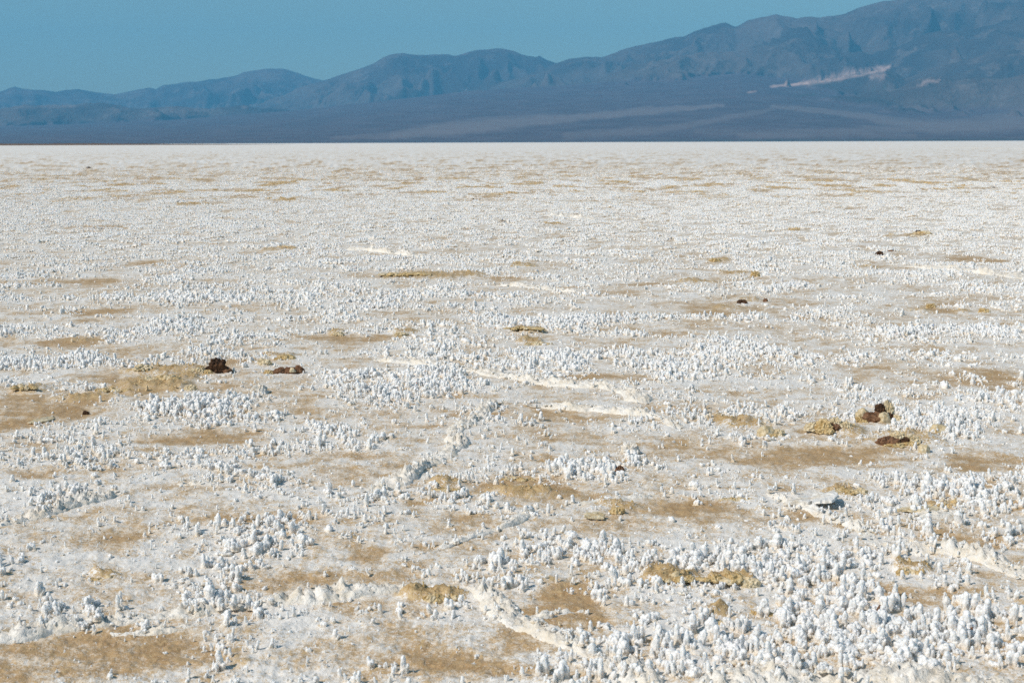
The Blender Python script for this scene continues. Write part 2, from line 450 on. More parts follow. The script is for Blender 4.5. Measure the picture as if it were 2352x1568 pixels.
HT = HT + 16 * (ridged(wx / 180 + 8, wy / 240, 3, 199) - .42) * sstep(15, 150, HT - FANH) * sstep(.0, .05, below)
HT = HT + 32 * (ridged(wx / 420, wy / 520, 4, 99) - .42) * sstep(15, 150, HT - FANH) * sstep(.0, .08, below)
for _ in range(1):      # weathered, rounded slopes
    Q = HT.copy()
    Q[1:-1, 1:-1] = (HT[1:-1, 1:-1] * 2 + HT[:-2, 1:-1] + HT[2:, 1:-1] + HT[1:-1, :-2] + HT[1:-1, 2:]) / 6
    HT = np.where(below > .02, Q, HT)
HT = np.where(MR < 31500, np.minimum(HT, sky_te * MR + CAM_H + 6), HT)
rockness = sstep(5, 60, HT - FANH)
mpx, mpy = to_px(MX, MY, HT)
def along(pts, width):
    """mask along a drawn-out deposit; width in picture units at each vertex"""
    m = np.zeros_like(mpx)
    wob = 5.0 * fbm(mpx / 34, mpy / 14, 4, 120)
    for (x0, y0, w0), (x1, y1, w1) in zip(pts[:-1], pts[1:]):
        dx, dy = x1 - x0, y1 - y0
        k = np.clip(((mpx - x0) * dx + (mpy - y0) * dy) / (dx * dx + dy * dy), 0, 1)
        dist = np.hypot(mpx - (x0 + k * dx), mpy + wob - (y0 + k * dy))
        w = w0 + k * (w1 - w0)
        m = np.maximum(m, 1 - sstep(.35, 1.15, dist / w))
    return m
pale = np.zeros_like(mpx)
for pts, s in [([(1660,243,3),(1560,250,5),(1450,259,6),(1300,272,8),(1150,284,12),(1000,300,12),(900,312,6)], .9), ([(1500,246,2),(1380,262,3),(1240,276,4),(1120,283,4)], .6),
               ([(1775,245,4),(1830,250,5),(1900,256,5),(1990,268,7),(2060,282,9),(2140,292,12),(2250,290,12),(2352,280,14)], .8), ([(1790,246,4),(1720,262,5),(1620,280,5),(1500,300,7),(1300,312,7)], .55),
               ([(2352,262,10),(2240,278,8),(2100,294,8),(1900,306,8),(1700,310,6)], .55), ([(1600,302,5),(1850,308,6),(2100,312,5)], .35),
               ([(900,312,6),(760,318,3)], .5), ([(560,243,4),(580,238,4)], 1.0), ([(100,245,4),(170,243,4)], .7), ([(455,252,6),(485,250,6)], .6), ([(330,262,4),(420,255,4)], .4), ([(2290,230,6),(2320,205,8)], .4)]:
    pale = np.maximum(pale, s * .85 * along([(a, b, w * 1.6) for a, b, w in pts], 1))
pale = np.clip(pale + .25 * np.clip(fbm(mpx / 60, mpy / 7, 4, 121), 0, 1) * (1 - rockness), 0, 1)
pink = np.zeros_like(mpx)
for pts, s in [([(1772,199,4),(1810,196,4),(1850,190,7),(1920,180,9),(1980,168,9),(2030,158,9),(2042,154,5)], 1.0), ([(2000,178,6),(2030,172,6)], .6), ([(1718,212,3),(1735,210,3)], .8), ([(2105,195,3),(2140,187,5),(2160,184,3)], .75), ([(575,240,2.5),(580,238,2.5)], .7)]:
    pink = np.maximum(pink, s * along(pts, 1))
pink *= np.clip(.75 + .7 * fbm(mpx / 11, mpy / 7, 4, 122), 0, 1)
hor = 331 - 8 * mpx / 2352
dark = sstep(7, 3, hor - mpy) * (.35 + .65 * sstep(1300, 1700, mpx)) * (.7 + .6 * fbm(mpx / 30, mpy / 4, 2, 123))
for pts in ([(1830,222,2.5),(1870,217,2.5)], [(1990,207,2.5),(2040,200,2.5)]):
    dark = np.maximum(dark, along(pts, 1))
me = grid_mesh('mountain_range', np.stack([MX, MY, HT], -1))
for k, v in (('pale', pale), ('pink', np.clip(pink, 0, 1)), ('fan', 1 - rockness), ('dark', np.clip(dark, 0, 1))): add_attr(me, k, v.ravel())
tag(link('mountain_range', me, M_mount), kind='structure')

# a low bank of bare brown mud on the far left of the flat
bx = np.linspace(-1, 1, 160)[None, :]; by = np.linspace(-1, 1, 14)[:, None]
cxm, cym = -470.0, 1180.0
BX = cxm + 330 * bx + 0 * by; BY = cym + 60 * by + 90 * bx
BZ = (1 - np.abs(by) ** 2) * (1 - sstep(.25, 1, bx)) * (1.5 + .5 * fbm(BX / 25, BY / 25, 3, 130)) - .15
M_bank = mat_lump('brown_mud_bank', (.12, .075, .05), (.17, .11, .075), (.2, .14, .1), .9, .4, .05, .2)
tag(link('mud_bank', grid_mesh('mud_bank', np.stack([BX, BY, BZ], -1)), M_bank), kind='structure')

# ------------------------------------------------------------------ haze
bm = bmesh.new(); bmesh.ops.create_cube(bm, size=1)
for v in bm.verts: v.co = Vector((v.co.x * 82000, v.co.y * 82000, -4 + (v.co.z + .5) * 3200))
me = bpy.data.meshes.new('haze'); bm.to_mesh(me); bm.free()
hm = bpy.data.materials.new('haze'); hm.use_nodes = True
hn = hm.node_tree.nodes; hn.clear()
ho = hn.new('ShaderNodeOutputMaterial'); hv = hn.new('ShaderNodeVolumePrincipled')
hv.inputs['Color'].default_value = (.155, .57, .96, 1)
hv.inputs['Density'].default_value = 3.0e-5
hv.inputs['Anisotropy'].default_value = 0.0
hm.node_tree.links.new(hv.outputs[0], ho.inputs['Volume'])
tag(link('haze', me, hm), kind='stuff')

# ------------------------------------------------------------------ raised salt ridges
def resample(P, step):
    P = np.array(P, float)
    for _ in range(2):   # round the corners
        Q = [P[0]]
        for a, b in zip(P[:-1], P[1:]): Q += [a * .75 + b * .25, a * .25 + b * .75]
        Q.append(P[-1]); P = np.array(Q)
    s = np.concatenate([[0], np.cumsum(np.hypot(*np.diff(P, axis=0).T))])
    k = np.arange(0, s[-1], step)
    return np.stack([np.interp(k, s, P[:, 0]), np.interp(k, s, P[:, 1])], -1), k
RIDGE_LINES = []
def ridge(label, pts, w, h, lump=1.0, sd=0):
    gx_, gy_ = ground_at([p[0] for p in pts], [p[1] for p in pts])
    dist = math.hypot(np.mean(gx_), np.mean(gy_))
    L, s = resample(np.stack([gx_, gy_], -1), .008 * max(1, dist / 5))
    L = L + .035 * np.stack([fbm(s * 3, s * 0 + sd, 3, 200 + sd), fbm(s * 3, s * 0 + sd + 4, 3, 201 + sd)], -1)
    T = np.gradient(L, axis=0); T /= np.linalg.norm(T, axis=1)[:, None]
    N = np.stack([-T[:, 1], T[:, 0]], -1)
    K = 17; v = np.linspace(-1, 1, K)
    ends = sstep(0, .12, s) * sstep(0, .12, s[-1] - s)
    hh = 1.3 * h * np.clip(.68 + 1.25 * fbm(s * 4, s * 0 + sd, 4, 202 + sd), .28, 1.4) * ends
    ww = w * (.85 + 1.1 * fbm(s * 4, s * 0 + sd + 2, 3, 203 + sd)) * (.5 + .5 * ends)
    XY = L[:, None, :] + N[:, None, :] * (v[None, :, None] * ww[:, None, None])
    X = XY[..., 0]; Y = XY[..., 1]
    prof = (1 - np.abs(v) ** 2.2)[None, :]
    knob = .6 * ridged(X * 24, Y * 24, 3, 204 + sd) + .5 * ridged(X * 60, Y * 60, 2, 209 + sd)
    Z = zat(X.ravel(), Y.ravel()).reshape(X.shape) - .006 * (np.abs(v)[None, :] > .9) + hh[:, None] * prof * (.55 + lump * 1.15 * (knob - .3)) + .011 * lump * fbm(X * 48, Y * 48, 3, 205) * prof
    me = grid_mesh('salt_ridge', np.stack([X, Y, Z], -1)[:, ::-1])
    o = tag(link('salt_ridge', me, M_ridge), label, 'salt ridge', 'salt ridges on the flat')
    RIDGE_LINES.append((L, h, w, Z.max()))
    return o
ridge('broad cream ridge running from the centre bottom diagonally to the bottom edge', [(1040,1350),(1085,1352),(1125,1378),(1165,1402),(1178,1425),(1290,1470),(1380,1515),(1480,1562),(1540,1590)], .05, .028, 1, 1)
ridge('low white ridge crossing the lower left from the left edge', [(-40,1480),(60,1458),(130,1440),(300,1422),(480,1400),(620,1384),(750,1372),(880,1355),(960,1340)], .045, .026, 1.2, 2)
ridge('lumpy white ridge rising diagonally left of the picture centre', [(850,1135),(905,1112),(960,1082),(1015,1052),(1045,1030),(1042,1006),(1080,966),(1130,936),(1150,925)], .05, .034, 1.1, 3)
ridge('long pale ridge winding across the upper centre, behind the diagonal one', [(860,828),(930,834),(1000,842),(1100,852),(1200,872),(1300,888),(1400,890),(1450,905),(1490,930)], .06, .032, 1, 4)
ridge('short white ridge right of the centre, ending in a rounded snout', [(1230,934),(1380,945),(1480,955),(1520,960),(1552,982)], .05, .03, .9, 5)
ridge('thin white ridge sloping left from the broken white plate', [(1755,1132),(1800,1142),(1850,1164),(1900,1185),(1945,1205),(2000,1240)], .04, .022, .8, 6)
ridge('wide cream ridge at the right edge above the tall crystals', [(1990,1240),(2060,1262),(2150,1258),(2240,1278),(2320,1310),(2400,1340)], .07, .03, 1, 7)
ridge('thin low ridge curving over tan crust right of the centre bottom', [(990,1266),(1040,1250),(1085,1232),(1130,1216),(1165,1208),(1220,1180),(1250,1170)], .026, .014, .8, 8)
ridge('faint yellowish ridge line between tan patches below the centre', [(1300,1160),(1380,1150),(1460,1140),(1545,1130)], .022, .011, .8, 9)
ridge('blocky white ridge at the left edge below the brown pool', [(-30,1215),(60,1190),(120,1172),(180,1158),(235,1146),(292,1128)], .04, .034, 1.5, 10)
ridge('short blocky white ridge beside the crystal heap at the left', [(398,1112),(450,1110),(518,1108)], .035, .024, 1.4, 11)
ridge('thick bluish white ridge along the bottom edge at the right', [(1560,1600),(1700,1575),(1800,1556),(1950,1552),(2080,1560),(2200,1575),(2400,1590)], .075, .034, 1, 12)
ridge('far cream ridge near the right edge', [(2080,612),(2160,618),(2230,624),(2300,632),(2420,648)], .09, .05, 1, 13)
ridge('far cream streak of a ridge left of the centre, above the amber patch', [(800,572),(870,578),(930,584),(985,592)], .08, .045, 1, 14)
ridge('small far white ridge above the centre', [(1250,494),(1310,498),(1372,506)], .1, .05, 1, 15)
ridge('long far pale ridge behind the amber patch', [(1140,655),(1200,657),(1290,668),(1340,672)], .06, .03, 1, 16)
ridge('flat white ridge among tan crust right of the broken white plate', [(2060,1196),(2120,1186),(2190,1182),(2235,1190)], .04, .012, .9, 17)
ridge('low double ridge left of the bottom left tan patch', [(250,1452),(330,1448),(430,1440),(470,1430)], .03, .013, 1.1, 18)
ridge('thin ridge joining the broad cream ridge from the right', [(1185,1440),(1225,1424),(1290,1410),(1350,1404)], .022, .017, 1.2, 19)
ridge('very far thin cream line of a ridge at the right below the horizon', [(2180,340),(2300,342),(2450,342)], .9, .10, 1, 20)

# ------------------------------------------------------------------ salt crystals
def crystal_shape(kind, sd, voxel):
    rn = random.Random(sd)
    bm = bmesh.new()
    def finger(x, y, h, r, lean=.06):
        lx, ly = rn.uniform(-lean, lean), rn.uniform(-lean, lean)
        prof = [(-.05, 1.75), (.03, 1.45), (.12, 1.12), (.3, 1.0), (.55, rn.uniform(.94, 1.08)), (.78, rn.uniform(.85, 1.02)), (.92, rn.uniform(.45, .85)), (1.0, rn.uniform(.12, .45))]
        rings = []
        ph = rn.uniform(0, 6)
        for z, k in prof:
            ring = []
            for i in range(9):
                a = i / 9 * 2 * math.pi + ph
                q = r * k * (1 + .12 * math.sin(2 * a + ph * 3) + rn.uniform(-.06, .06))
                ring.append(bm.verts.new((x + lx * z + q * math.cos(a), y + ly * z + q * math.sin(a), z * h)))
            rings.append(ring)
        for A, B in zip(rings[:-1], rings[1:]):
            for i in range(9): bm.faces.new((A[i], A[(i + 1) % 9], B[(i + 1) % 9], B[i]))
        bm.faces.new(rings[-1]); bm.faces.new(rings[0][::-1])
    def ball(x, y, z, r):
        g = bmesh.ops.create_icosphere(bm, subdivisions=2, radius=r)
        for v in g['verts']: v.co = v.co * Vector((1, 1, rn.uniform(.8, 1.1))).x + Vector((x, y, z))
    if kind == 'slender':
        finger(0, 0, 1, rn.uniform(.17, .26), .16)
        for _ in range(rn.choice((1, 2, 3))):
            a = rn.uniform(0, 6.3); finger(.24 * math.cos(a), .24 * math.sin(a), rn.uniform(.2, .6), rn.uniform(.1, .17), .16)
    elif kind == 'twin':
        n = rn.choice((3, 4, 5)); a0 = rn.uniform(0, 6.3)
        for i in range(n):
            a = a0 + i / n * 6.28 + rn.uniform(-.4, .4); q = rn.uniform(.1, .3)
            finger(q * math.cos(a), q * math.sin(a), rn.uniform(.4, 1), rn.uniform(.16, .24), .14)
    elif kind == 'block':
        ax, ay = rn.uniform(.3, .6), rn.uniform(.16, .3)
        for i in range(18):
            a = rn.uniform(0, 6.3); q = math.sqrt(rn.random())
            finger(ax * q * math.cos(a), ay * q * math.sin(a), rn.uniform(.55, 1) * (1 - .2 * q), rn.uniform(.11, .2), .1)
    elif kind == 'knob':
        for i in range(14):
            a = rn.uniform(0, 6.3); q = .62 * math.sqrt(rn.random())
            ball(q * math.cos(a), q * math.sin(a), rn.uniform(-.02, .3) * (1 - q), rn.uniform(.13, .27))
        for i in range(4): finger(rn.uniform(-.45, .45), rn.uniform(-.35, .35), rn.uniform(.35, .9), rn.uniform(.09, .15), .14)
    else:                                   # a whole tuft of small fingers, for ground farther off
        for i in range(30):
            a = rn.uniform(0, 6.3); q = 3.0 * math.sqrt(rn.random())
            finger(q * math.cos(a), q * math.sin(a), rn.uniform(.25, 1.05), rn.uniform(.16, .34), .15)
    me = bpy.data.meshes.new('tmp'); bm.to_mesh(me); bm.free()
    o = bpy.data.objects.new('tmp', me); COL.objects.link(o)
    m = o.modifiers.new('r', 'REMESH'); m.mode = 'VOXEL'; m.voxel_size = voxel; m.use_smooth_shade = True
    sm = o.modifiers.new('s', 'SMOOTH'); sm.factor = .5; sm.iterations = 1
    bpy.context.view_layer.update()
    out = bpy.data.meshes.new_from_object(o.evaluated_get(bpy.context.evaluated_depsgraph_get()))
    bpy.data.objects.remove(o); bpy.data.meshes.remove(me)
    off = Vector((sd * 3.7, sd * 1.3, 0))
    for v in out.vertices:
        p = v.co
        n1 = mn.noise((p + off) * 6.5); n2 = mn.noise(Vector((p.x * 15, p.y * 15, p.z * 4)) + off)
        k = .035 * n1 + .05 * n2 + .03 * mn.noise(p * 19 + off)
        if voxel < .08 and kind == 'knob': k += .028 * (.45 - mn.voronoi(p * 7 + off)[0][0])
        v.co = p + Vector((v.normal.x, v.normal.y, v.normal.z * .6)) * k
    out.name = 'salt_crystal'
    return out
KINDS = ['slender'] * 9 + ['twin'] * 8 + ['block'] * 10 + ['knob'] * 9
NV = len(KINDS)
shapes_hi = [crystal_shape(k, 10 + i, .042) for i, k in enumerate(KINDS)]
shapes_lo = [crystal_shape(k, 10 + i, .1) for i, k in enumerate(KINDS)]
shapes_tuft = [crystal_shape('tuft', 90 + i, .16) for i in range(10)]
KID = {k: [i for i, q in enumerate(KINDS) if q == k] for k in set(KINDS)}

def scatter():
    X = []; Y = []; S = []; TH = []; TU = []
    #        from, to, candidates per m2, a tuft?
    for a, b, den, tuft in ((2.6, 6, 2500, 0), (6, 10, 2600, 0), (10, 17, 1700, 0), (13, 26, 95, 1), (26, 45, 75, 1), (45, 80, 26, 1)):
        amax = math.radians(27.5)
        n = int(den * amax * (b * b - a * a))
        r = np.sqrt(rng.random(n) * (b * b - a * a) + a * a); th = (rng.random(n) * 2 - 1) * amax
        x = r * np.sin(th); y = r * np.cos(th)
        br, am, bd, cr = fields(x, y)
        clump = fbm(x * 5.5, y * 5.5, 2, 80)
        p = np.clip((bd - .22) * 1.4 + .8 * clump, .025 + (.02 if tuft else .22) * np.clip(.9 - br, 0, 1), 1)
        p = np.maximum(p, .55 * sstep(.35, .8, am))
        if tuft: p = p * sstep(12.5, 17, r) * (1 - .97 * sstep(26, 80, r))
        else: p = p * (1 - sstep(13, 17, r))
        p = np.minimum(p, .62 + .38 * sstep(4.5, 9, r))
        keep = rng.random(n) < p
        x, y, bd, br, am, r = x[keep], y[keep], bd[keep], br[keep], am[keep], r[keep]
        m = len(x)
        X.append(x); Y.append(y); TU.append(np.full(m, tuft))
        small = rng.random(m) < (.66 - .55 * np.clip(bd - .45, 0, 1))
        size = .0198 * np.exp(.36 * rng.standard_normal(m)) * np.where(small, .46, 1.0) * (.57 + .62 * np.clip(bd, 0, .8) + 1.1 * np.clip(bd - .8, 0, .5)) * (1 - .4 * sstep(.4, .8, am))
        if tuft: size = .0198 * np.exp(.25 * rng.standard_normal(m)) * (.7 + .4 * np.clip(bd, 0, 1)) * (1 + .25 * sstep(26, 60, r))
        S.append(np.clip(size, .005, .043))
        TH.append(np.clip(.16 * rng.standard_normal(m) + .08 + 1.35 * np.clip(am - .25, 0, 1) + .25 * np.clip(br - .1, 0, 1), 0, 1))
    # crumbs of salt on the crust close by
    a, b = 2.6, 7.5
    n = int(1500 * math.radians(27.5) * (b * b - a * a))
    r = np.sqrt(rng.random(n) * (b * b - a * a) + a * a); th = (rng.random(n) * 2 - 1) * math.radians(27.5)
    x = r * np.sin(th); y = r * np.cos(th)
    br, am, bd, cr = fields(x, y)
    keep = rng.random(n) < np.clip(.75 - .8 * br + .5 * fbm(x * 7, y * 7, 2, 84), .04, 1)
    x, y, br, am = x[keep], y[keep], br[keep], am[keep]; m = len(x)
    X.append(x); Y.append(y); TU.append(np.zeros(m)); S.append(.0046 * np.exp(.4 * rng.standard_normal(m)))
    TH.append(np.clip(.1 + .2 * rng.standard_normal(m) + .9 * np.clip(am - .2, 0, 1), 0, 1))
    return [np.concatenate(q) for q in (X, Y, S, TH, TU)]
cx_, cy_, cs_, ct_, tu_ = scatter()
# crystals also stand along the raised ridges
ex = []; 
for L, h, w, zt in RIDGE_LINES:
    dist = np.hypot(*L.mean(0))
    if dist > 14: continue
    k = rng.integers(0, len(L), int(len(L) * .55))
    ex.append(L[k] + rng.standard_normal((len(k), 2)) * w * .7)
ex = np.concatenate(ex)
# nothing grows on the clods and plates (kept clear below)
CLEAR = [(495,850,34,14),(655,853,46,10),(2015,958,52,22),(1905,985,52,18),(2062,1018,52,18),(1870,1150,75,20),(1540,1328,40,10),(1640,1330,60,12),(1690,1336,50,12),(1020,1368,60,12),(2090,1308,50,14),(1765,992,38,12),(1745,1400,36,12),(775,767,20,6),(235,1325,40,10)]
cx_ = np.concatenate([cx_, ex[:, 0]]); cy_ = np.concatenate([cy_, ex[:, 1]])
cs_ = np.concatenate([cs_, .015 * np.exp(.35 * rng.standard_normal(len(ex)))]); ct_ = np.concatenate([ct_, rng.random(len(ex)) * .35]); tu_ = np.concatenate([tu_, np.zeros(len(ex))])
cz_ = zat(cx_, cy_)
ppx, ppy = to_px(cx_, cy_, cz_)
keep = np.ones(len(cx_), bool)
for (px, py, a, b) in CLEAR: keep &= ((ppx - px) / a) ** 2 + ((ppy - py) / b) ** 2 > 1
cx_, cy_, cz_, cs_, ct_, tu_, ppx, ppy = [q[keep] for q in (cx_, cy_, cz_, cs_, ct_, tu_, ppx, ppy)]
# crystals on a ridge stand on its crust, not in it, and are fewer there
on_ridge = np.zeros(len(cx_), bool)
for L, h, w, zt in RIDGE_LINES:
    lo, hi = L.min(0) - w, L.max(0) + w
    sel = np.where((cx_ > lo[0]) & (cx_ < hi[0]) & (cy_ > lo[1]) & (cy_ < hi[1]))[0]
    if len(sel) == 0: continue
    sub = L[::3]
    dd = np.full(len(sel), 9.9)
    for q in np.array_split(sub, max(1, len(sub) // 50)):
        dd = np.minimum(dd, np.hypot(cx_[sel, None] - q[None, :, 0], cy_[sel, None] - q[None, :, 1]).min(1))
    cz_[sel] += h * .6 * np.clip(1 - (dd / w) ** 2, 0, 1)
    on_ridge[sel] |= (dd < w * 1.1) & (rng.random(len(sel)) < .42)
    cs_[sel] = np.where(dd < w * 1.1, cs_[sel] * .75, cs_[sel])
cx_, cy_, cz_, cs_, ct_, tu_, ppx, ppy = [q[~on_ridge] for q in (cx_, cy_, cz_, cs_, ct_, tu_, ppx, ppy)]
cr_ = np.hypot(cx_, cy_)
N = len(cx_)
kind_p = rng.random(N)
bias = fbm(cx_ * 2, cy_ * 2, 2, 82) * .5
kp = kind_p + bias
nr_ = sstep(8, 5, cr_)
kid = np.where(kp < .24 + .13 * nr_, 0, np.where(kp < .44 + .17 * nr_, 1, np.where(kp < .70 + .15 * nr_, 2, 3)))
KN = ['slender', 'twin', 'block', 'knob']
pick = np.array([KID[KN[k]][j % len(KID[KN[k]])] for k, j in zip(kid, rng.integers(0, 1000, N))])
wid = np.exp(.16 * rng.standard_normal(N))
kid = np.where(tu_ > 0, 1, kid)
thin = np.array([.95, .92, 1.0, 1.02])[kid]
SCL = np.stack([cs_ * thin * wid, cs_ * thin * wid, cs_ * np.array([1.18, 1.0, .84, .68])[kid]], -1)
ROT = np.stack([rng.standard_normal(N) * .09, rng.standard_normal(N) * .09, rng.random(N) * 6.283], -1)
inview = (ppx > 8) & (ppx < 2344) & (ppy < 1560)
seen = np.where(inview & (tu_ < 1), SCL[:, 2] * SCL[:, 0] / cr_ ** 2, 0)
order = np.argsort(-seen)
solo = order[:300]
rest = np.ones(N, bool); rest[solo] = False
print('crystals', N)

src = bpy.data.collections.new('salt_crystal_shapes')
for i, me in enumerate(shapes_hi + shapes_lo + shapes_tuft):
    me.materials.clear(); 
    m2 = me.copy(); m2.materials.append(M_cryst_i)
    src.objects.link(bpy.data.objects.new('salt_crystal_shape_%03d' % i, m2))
pm = bpy.data.meshes.new('salt_crystal_bed')
pm.vertices.add(int(rest.sum()))
pm.vertices.foreach_set('co', np.stack([cx_, cy_, cz_ - .002], -1)[rest].astype(np.float32).ravel())
add_attr(pm, 'tint', ct_[rest]); add_attr(pm, 'scl', SCL[rest], 'FLOAT_VECTOR'); add_attr(pm, 'rot', ROT[rest], 'FLOAT_VECTOR')
pick_all = np.where(tu_ > 0, 2 * NV + pick % 10, pick + np.where((cr_ > 7) | (cs_ < .012), NV, 0))
add_attr(pm, 'pick', pick_all[rest], 'INT')
bedo = tag(link('salt_crystal_bed', pm), 'small white salt crystals covering the flat in patches', None, kind='stuff')
ng = bpy.data.node_groups.new('salt_crystal_bed', 'GeometryNodeTree')
ng.interface.new_socket('Geometry', in_out='INPUT', socket_type='NodeSocketGeometry')
ng.interface.new_socket('Geometry', in_out='OUTPUT', socket_type='NodeSocketGeometry')
gi = ng.nodes.new('NodeGroupInput'); go = ng.nodes.new('NodeGroupOutput')
ip = ng.nodes.new('GeometryNodeInstanceOnPoints'); ci = ng.nodes.new('GeometryNodeCollectionInfo')
ci.inputs['Collection'].default_value = src; ci.inputs['Separate Children'].default_value = True; ci.inputs['Reset Children'].default_value = True
def named(n, typ):
    q = ng.nodes.new('GeometryNodeInputNamedAttribute'); q.data_type = typ; q.inputs[0].default_value = n
    return q.outputs[0]
ng.links.new(gi.outputs[0], ip.inputs['Points']); ng.links.new(ci.outputs[0], ip.inputs['Instance'])
ip.inputs['Pick Instance'].default_value = True
ng.links.new(named('pick', 'INT'), ip.inputs['Instance Index'])
e2r = ng.nodes.new('FunctionNodeEulerToRotation')
ng.links.new(named('rot', 'FLOAT_VECTOR'), e2r.inputs[0]); ng.links.new(e2r.outputs[0], ip.inputs['Rotation'])
ng.links.new(named('scl', 'FLOAT_VECTOR'), ip.inputs['Scale'])
ng.links.new(ip.outputs[0], go.inputs[0])
bedo.modifiers.new('bed', 'NODES').node_group = ng

# the 300 largest in view stand as single things
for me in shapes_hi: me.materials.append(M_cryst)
SHAPE_WORD = {'slender': 'slender', 'twin': 'forked', 'block': 'blocky', 'knob': 'knobbly'}
ORD = 'first second third fourth fifth sixth seventh eighth ninth tenth eleventh twelfth thirteenth fourteenth fifteenth sixteenth seventeenth eighteenth nineteenth twentieth twenty-first twenty-second twenty-third twenty-fourth twenty-fifth twenty-sixth'.split()
def place_word(px, py):
    if py > 1490:
        if px > 2180: return 'in the very bottom right corner'
        if px > 1950: return 'above the thick bluish bottom ridge'
        if px > 1700: return 'left of the thick bluish bottom ridge'
        if px > 1450: return 'at the foot of the broad cream ridge'
        if px > 900: return 'on the tan patch at the bottom centre'
        return 'on the crust at the bottom left'
    if py > 1380:
        if px > 2150: return 'around the small dark red clod'
        if px > 1980: return 'around the wedged dark red crumb'
        if px > 1800: return 'in the middle of the dense bed'
        if px > 1560: return 'around the hollow with amber lumps'
        if px > 1180: return 'right of the broad cream ridge'
        if px > 620: return 'below the yellow amber bottom lump'
        return 'beside the low lower left ridge'
    if py > 1200:
        if px > 2000: return 'below the wide cream right ridge'
        if px > 1750: return 'right of the amber crust heap'
        if px > 1420: return 'behind the amber crust heap'
        if px > 900: return 'below the thin low curved ridge'
        if px > 520: return 'beside the tan hollow left of centre'
        return 'in the loose lower left cluster'
    if px > 1500: return 'around the broken white plate'
    if px > 850: return 'beside the lumpy diagonal ridge'
    return 'in the heap below the brown pool'
cells = {}
for i in solo:
    cells.setdefault((KINDS[pick[i]], place_word(ppx[i], ppy[i])), []).append(i)
for (k, pw), ids in cells.items():
    ids.sort(key=lambda q: ppx[q])
    for j, i in enumerate(ids):
        o = link('salt_crystal', shapes_hi[pick[i]])
        o.location = (cx_[i], cy_[i], cz_[i] - .002); o.rotation_euler = ROT[i]; o.scale = SCL[i]
        o['tint'] = float(ct_[i])
        w = '' if len(ids) == 1 else ', %s from the left' % (ORD[j] if j < 26 else 'rank %d' % (j + 1))
        tag(o, 'large %s salt crystal %s%s' % (SHAPE_WORD[k], pw, w), 'salt crystal', 'large salt crystals in the foreground')

# ------------------------------------------------------------------ clods of mud, amber and tan lumps, plates
def lump_mesh(name, sx, sy, sz, sd, sub=4, rough=.25, knob=0.0, kfreq=4.0, crumb=.06):
    bm = bmesh.new(); bmesh.ops.create_icosphere(bm, subdivisions=sub, radius=1)
    off = Vector((sd * 2.17, sd * .73, sd * 1.9))
    for v in bm.verts:
        p = v.co.normalized()
        k = 1 + rough * (mn.noise(p * 1.3 + off) + .5 * mn.noise(p * 3.1 + off)) 
        if knob:
            f1 = mn.voronoi(p * kfreq + off)[0]
            k += knob * (.5 - f1[0] * 1.1) + knob * .4 * (.5 - mn.voronoi(p * kfreq * 2.3 + off)[0][0])
        k += crumb * mn.turbulence(p * 9 + off, 3, True) - crumb * .6
        q = p * k
        v.co = Vector((q.x * sx, q.y * sy, max(q.z, -.35) * sz))
    me = bpy.data.meshes.new(name); bm.to_mesh(me); bm.free()
    for p in me.polygons: p.use_smooth = crumb < .05
    return me
def spot(px, py):
    x, y = ground_at(px, py)
    return float(x), float(y), float(zat(x, y)[0])
def scale_at(px, py):
    x, y = ground_at(px, py); return math.hypot(x, y) / FPX     # metres per picture unit
def lump(name, label, cat, px, py, w, h, mat, sd, dep=.8, group=None, **kw):
    """px, py: middle of its foot; w, h: width and height in picture units"""
    s = scale_at(px, py); x, y, z = spot(px, py)
    me = lump_mesh(name, w * s / 2, w * s / 2 * dep, h * s / 1.12, sd, **kw)
    o = link(name, me, mat, loc=(x, y + w * s * dep * .3, z)); o.rotation_euler[2] = random.uniform(-.4, .4)
    return tag(o, label, cat, group)
def clump(name, label, cat, px, py, parts, group=None):
    """parts: (part name, dx, dy_up, depth offset, w, h, material, seed, kwargs)"""
    s = scale_at(px, py) * (1.08 if name == 'mud_clod' else 1.0); x, y, z = spot(px, py)
    e = bpy.data.objects.new(name, None); COL.objects.link(e); e.location = (x, y, z); e.empty_display_size = .05
    for (pn, dx, up, dpt, w, h, mat, sd, kw) in parts:
        me = lump_mesh(pn, w * s / 2, w * s / 2 * .8, h * s / 1.12, sd, **kw)
        o = link(pn, me, mat, e, (dx * s, dpt * s, up * s)); o.rotation_euler[2] = random.uniform(-.5, .5)
    return tag(e, label, cat, group)
KN_ = dict(knob=.5, kfreq=3.5, rough=.22, crumb=.05)
CR_ = dict(rough=.3, knob=.25, kfreq=4, crumb=.16)
PL_ = dict(rough=.28, crumb=.04)
clump('mud_clod', 'dark brown crumbly mud clod standing in the amber crust at the left', 'clod', 495, 858,
      [('clod', 2, 6, 8, 42, 27, M_mud, 1, dict(rough=.35, knob=.3, kfreq=3, crumb=.2)), ('clod', 22, 0, 4, 24, 12, M_mud_red, 2, CR_), ('crystal', -30, 0, 0, 26, 14, M_tan, 3, KN_), ('crystal', -14, -1, -6, 20, 9, M_amber, 4, KN_), ('crystal', -48, 0, 4, 28, 9, M_tan, 5, KN_)])
clump('mud_clod', 'long low reddish mud clod right of the dark brown clod', 'clod', 655, 858,
      [('clod', -12, 0, 4, 34, 11, M_mud_red, 6, CR_), ('clod', 12, 2, 4, 34, 12, M_mud_red, 7, CR_), ('clod', 30, 3, 6, 20, 14, M_mud_red, 8, CR_), ('crystal', -34, 0, 0, 24, 8, M_amber, 9, KN_), ('pebble', 17, 6, -6, 13, 8, M_tan, 10, PL_)])
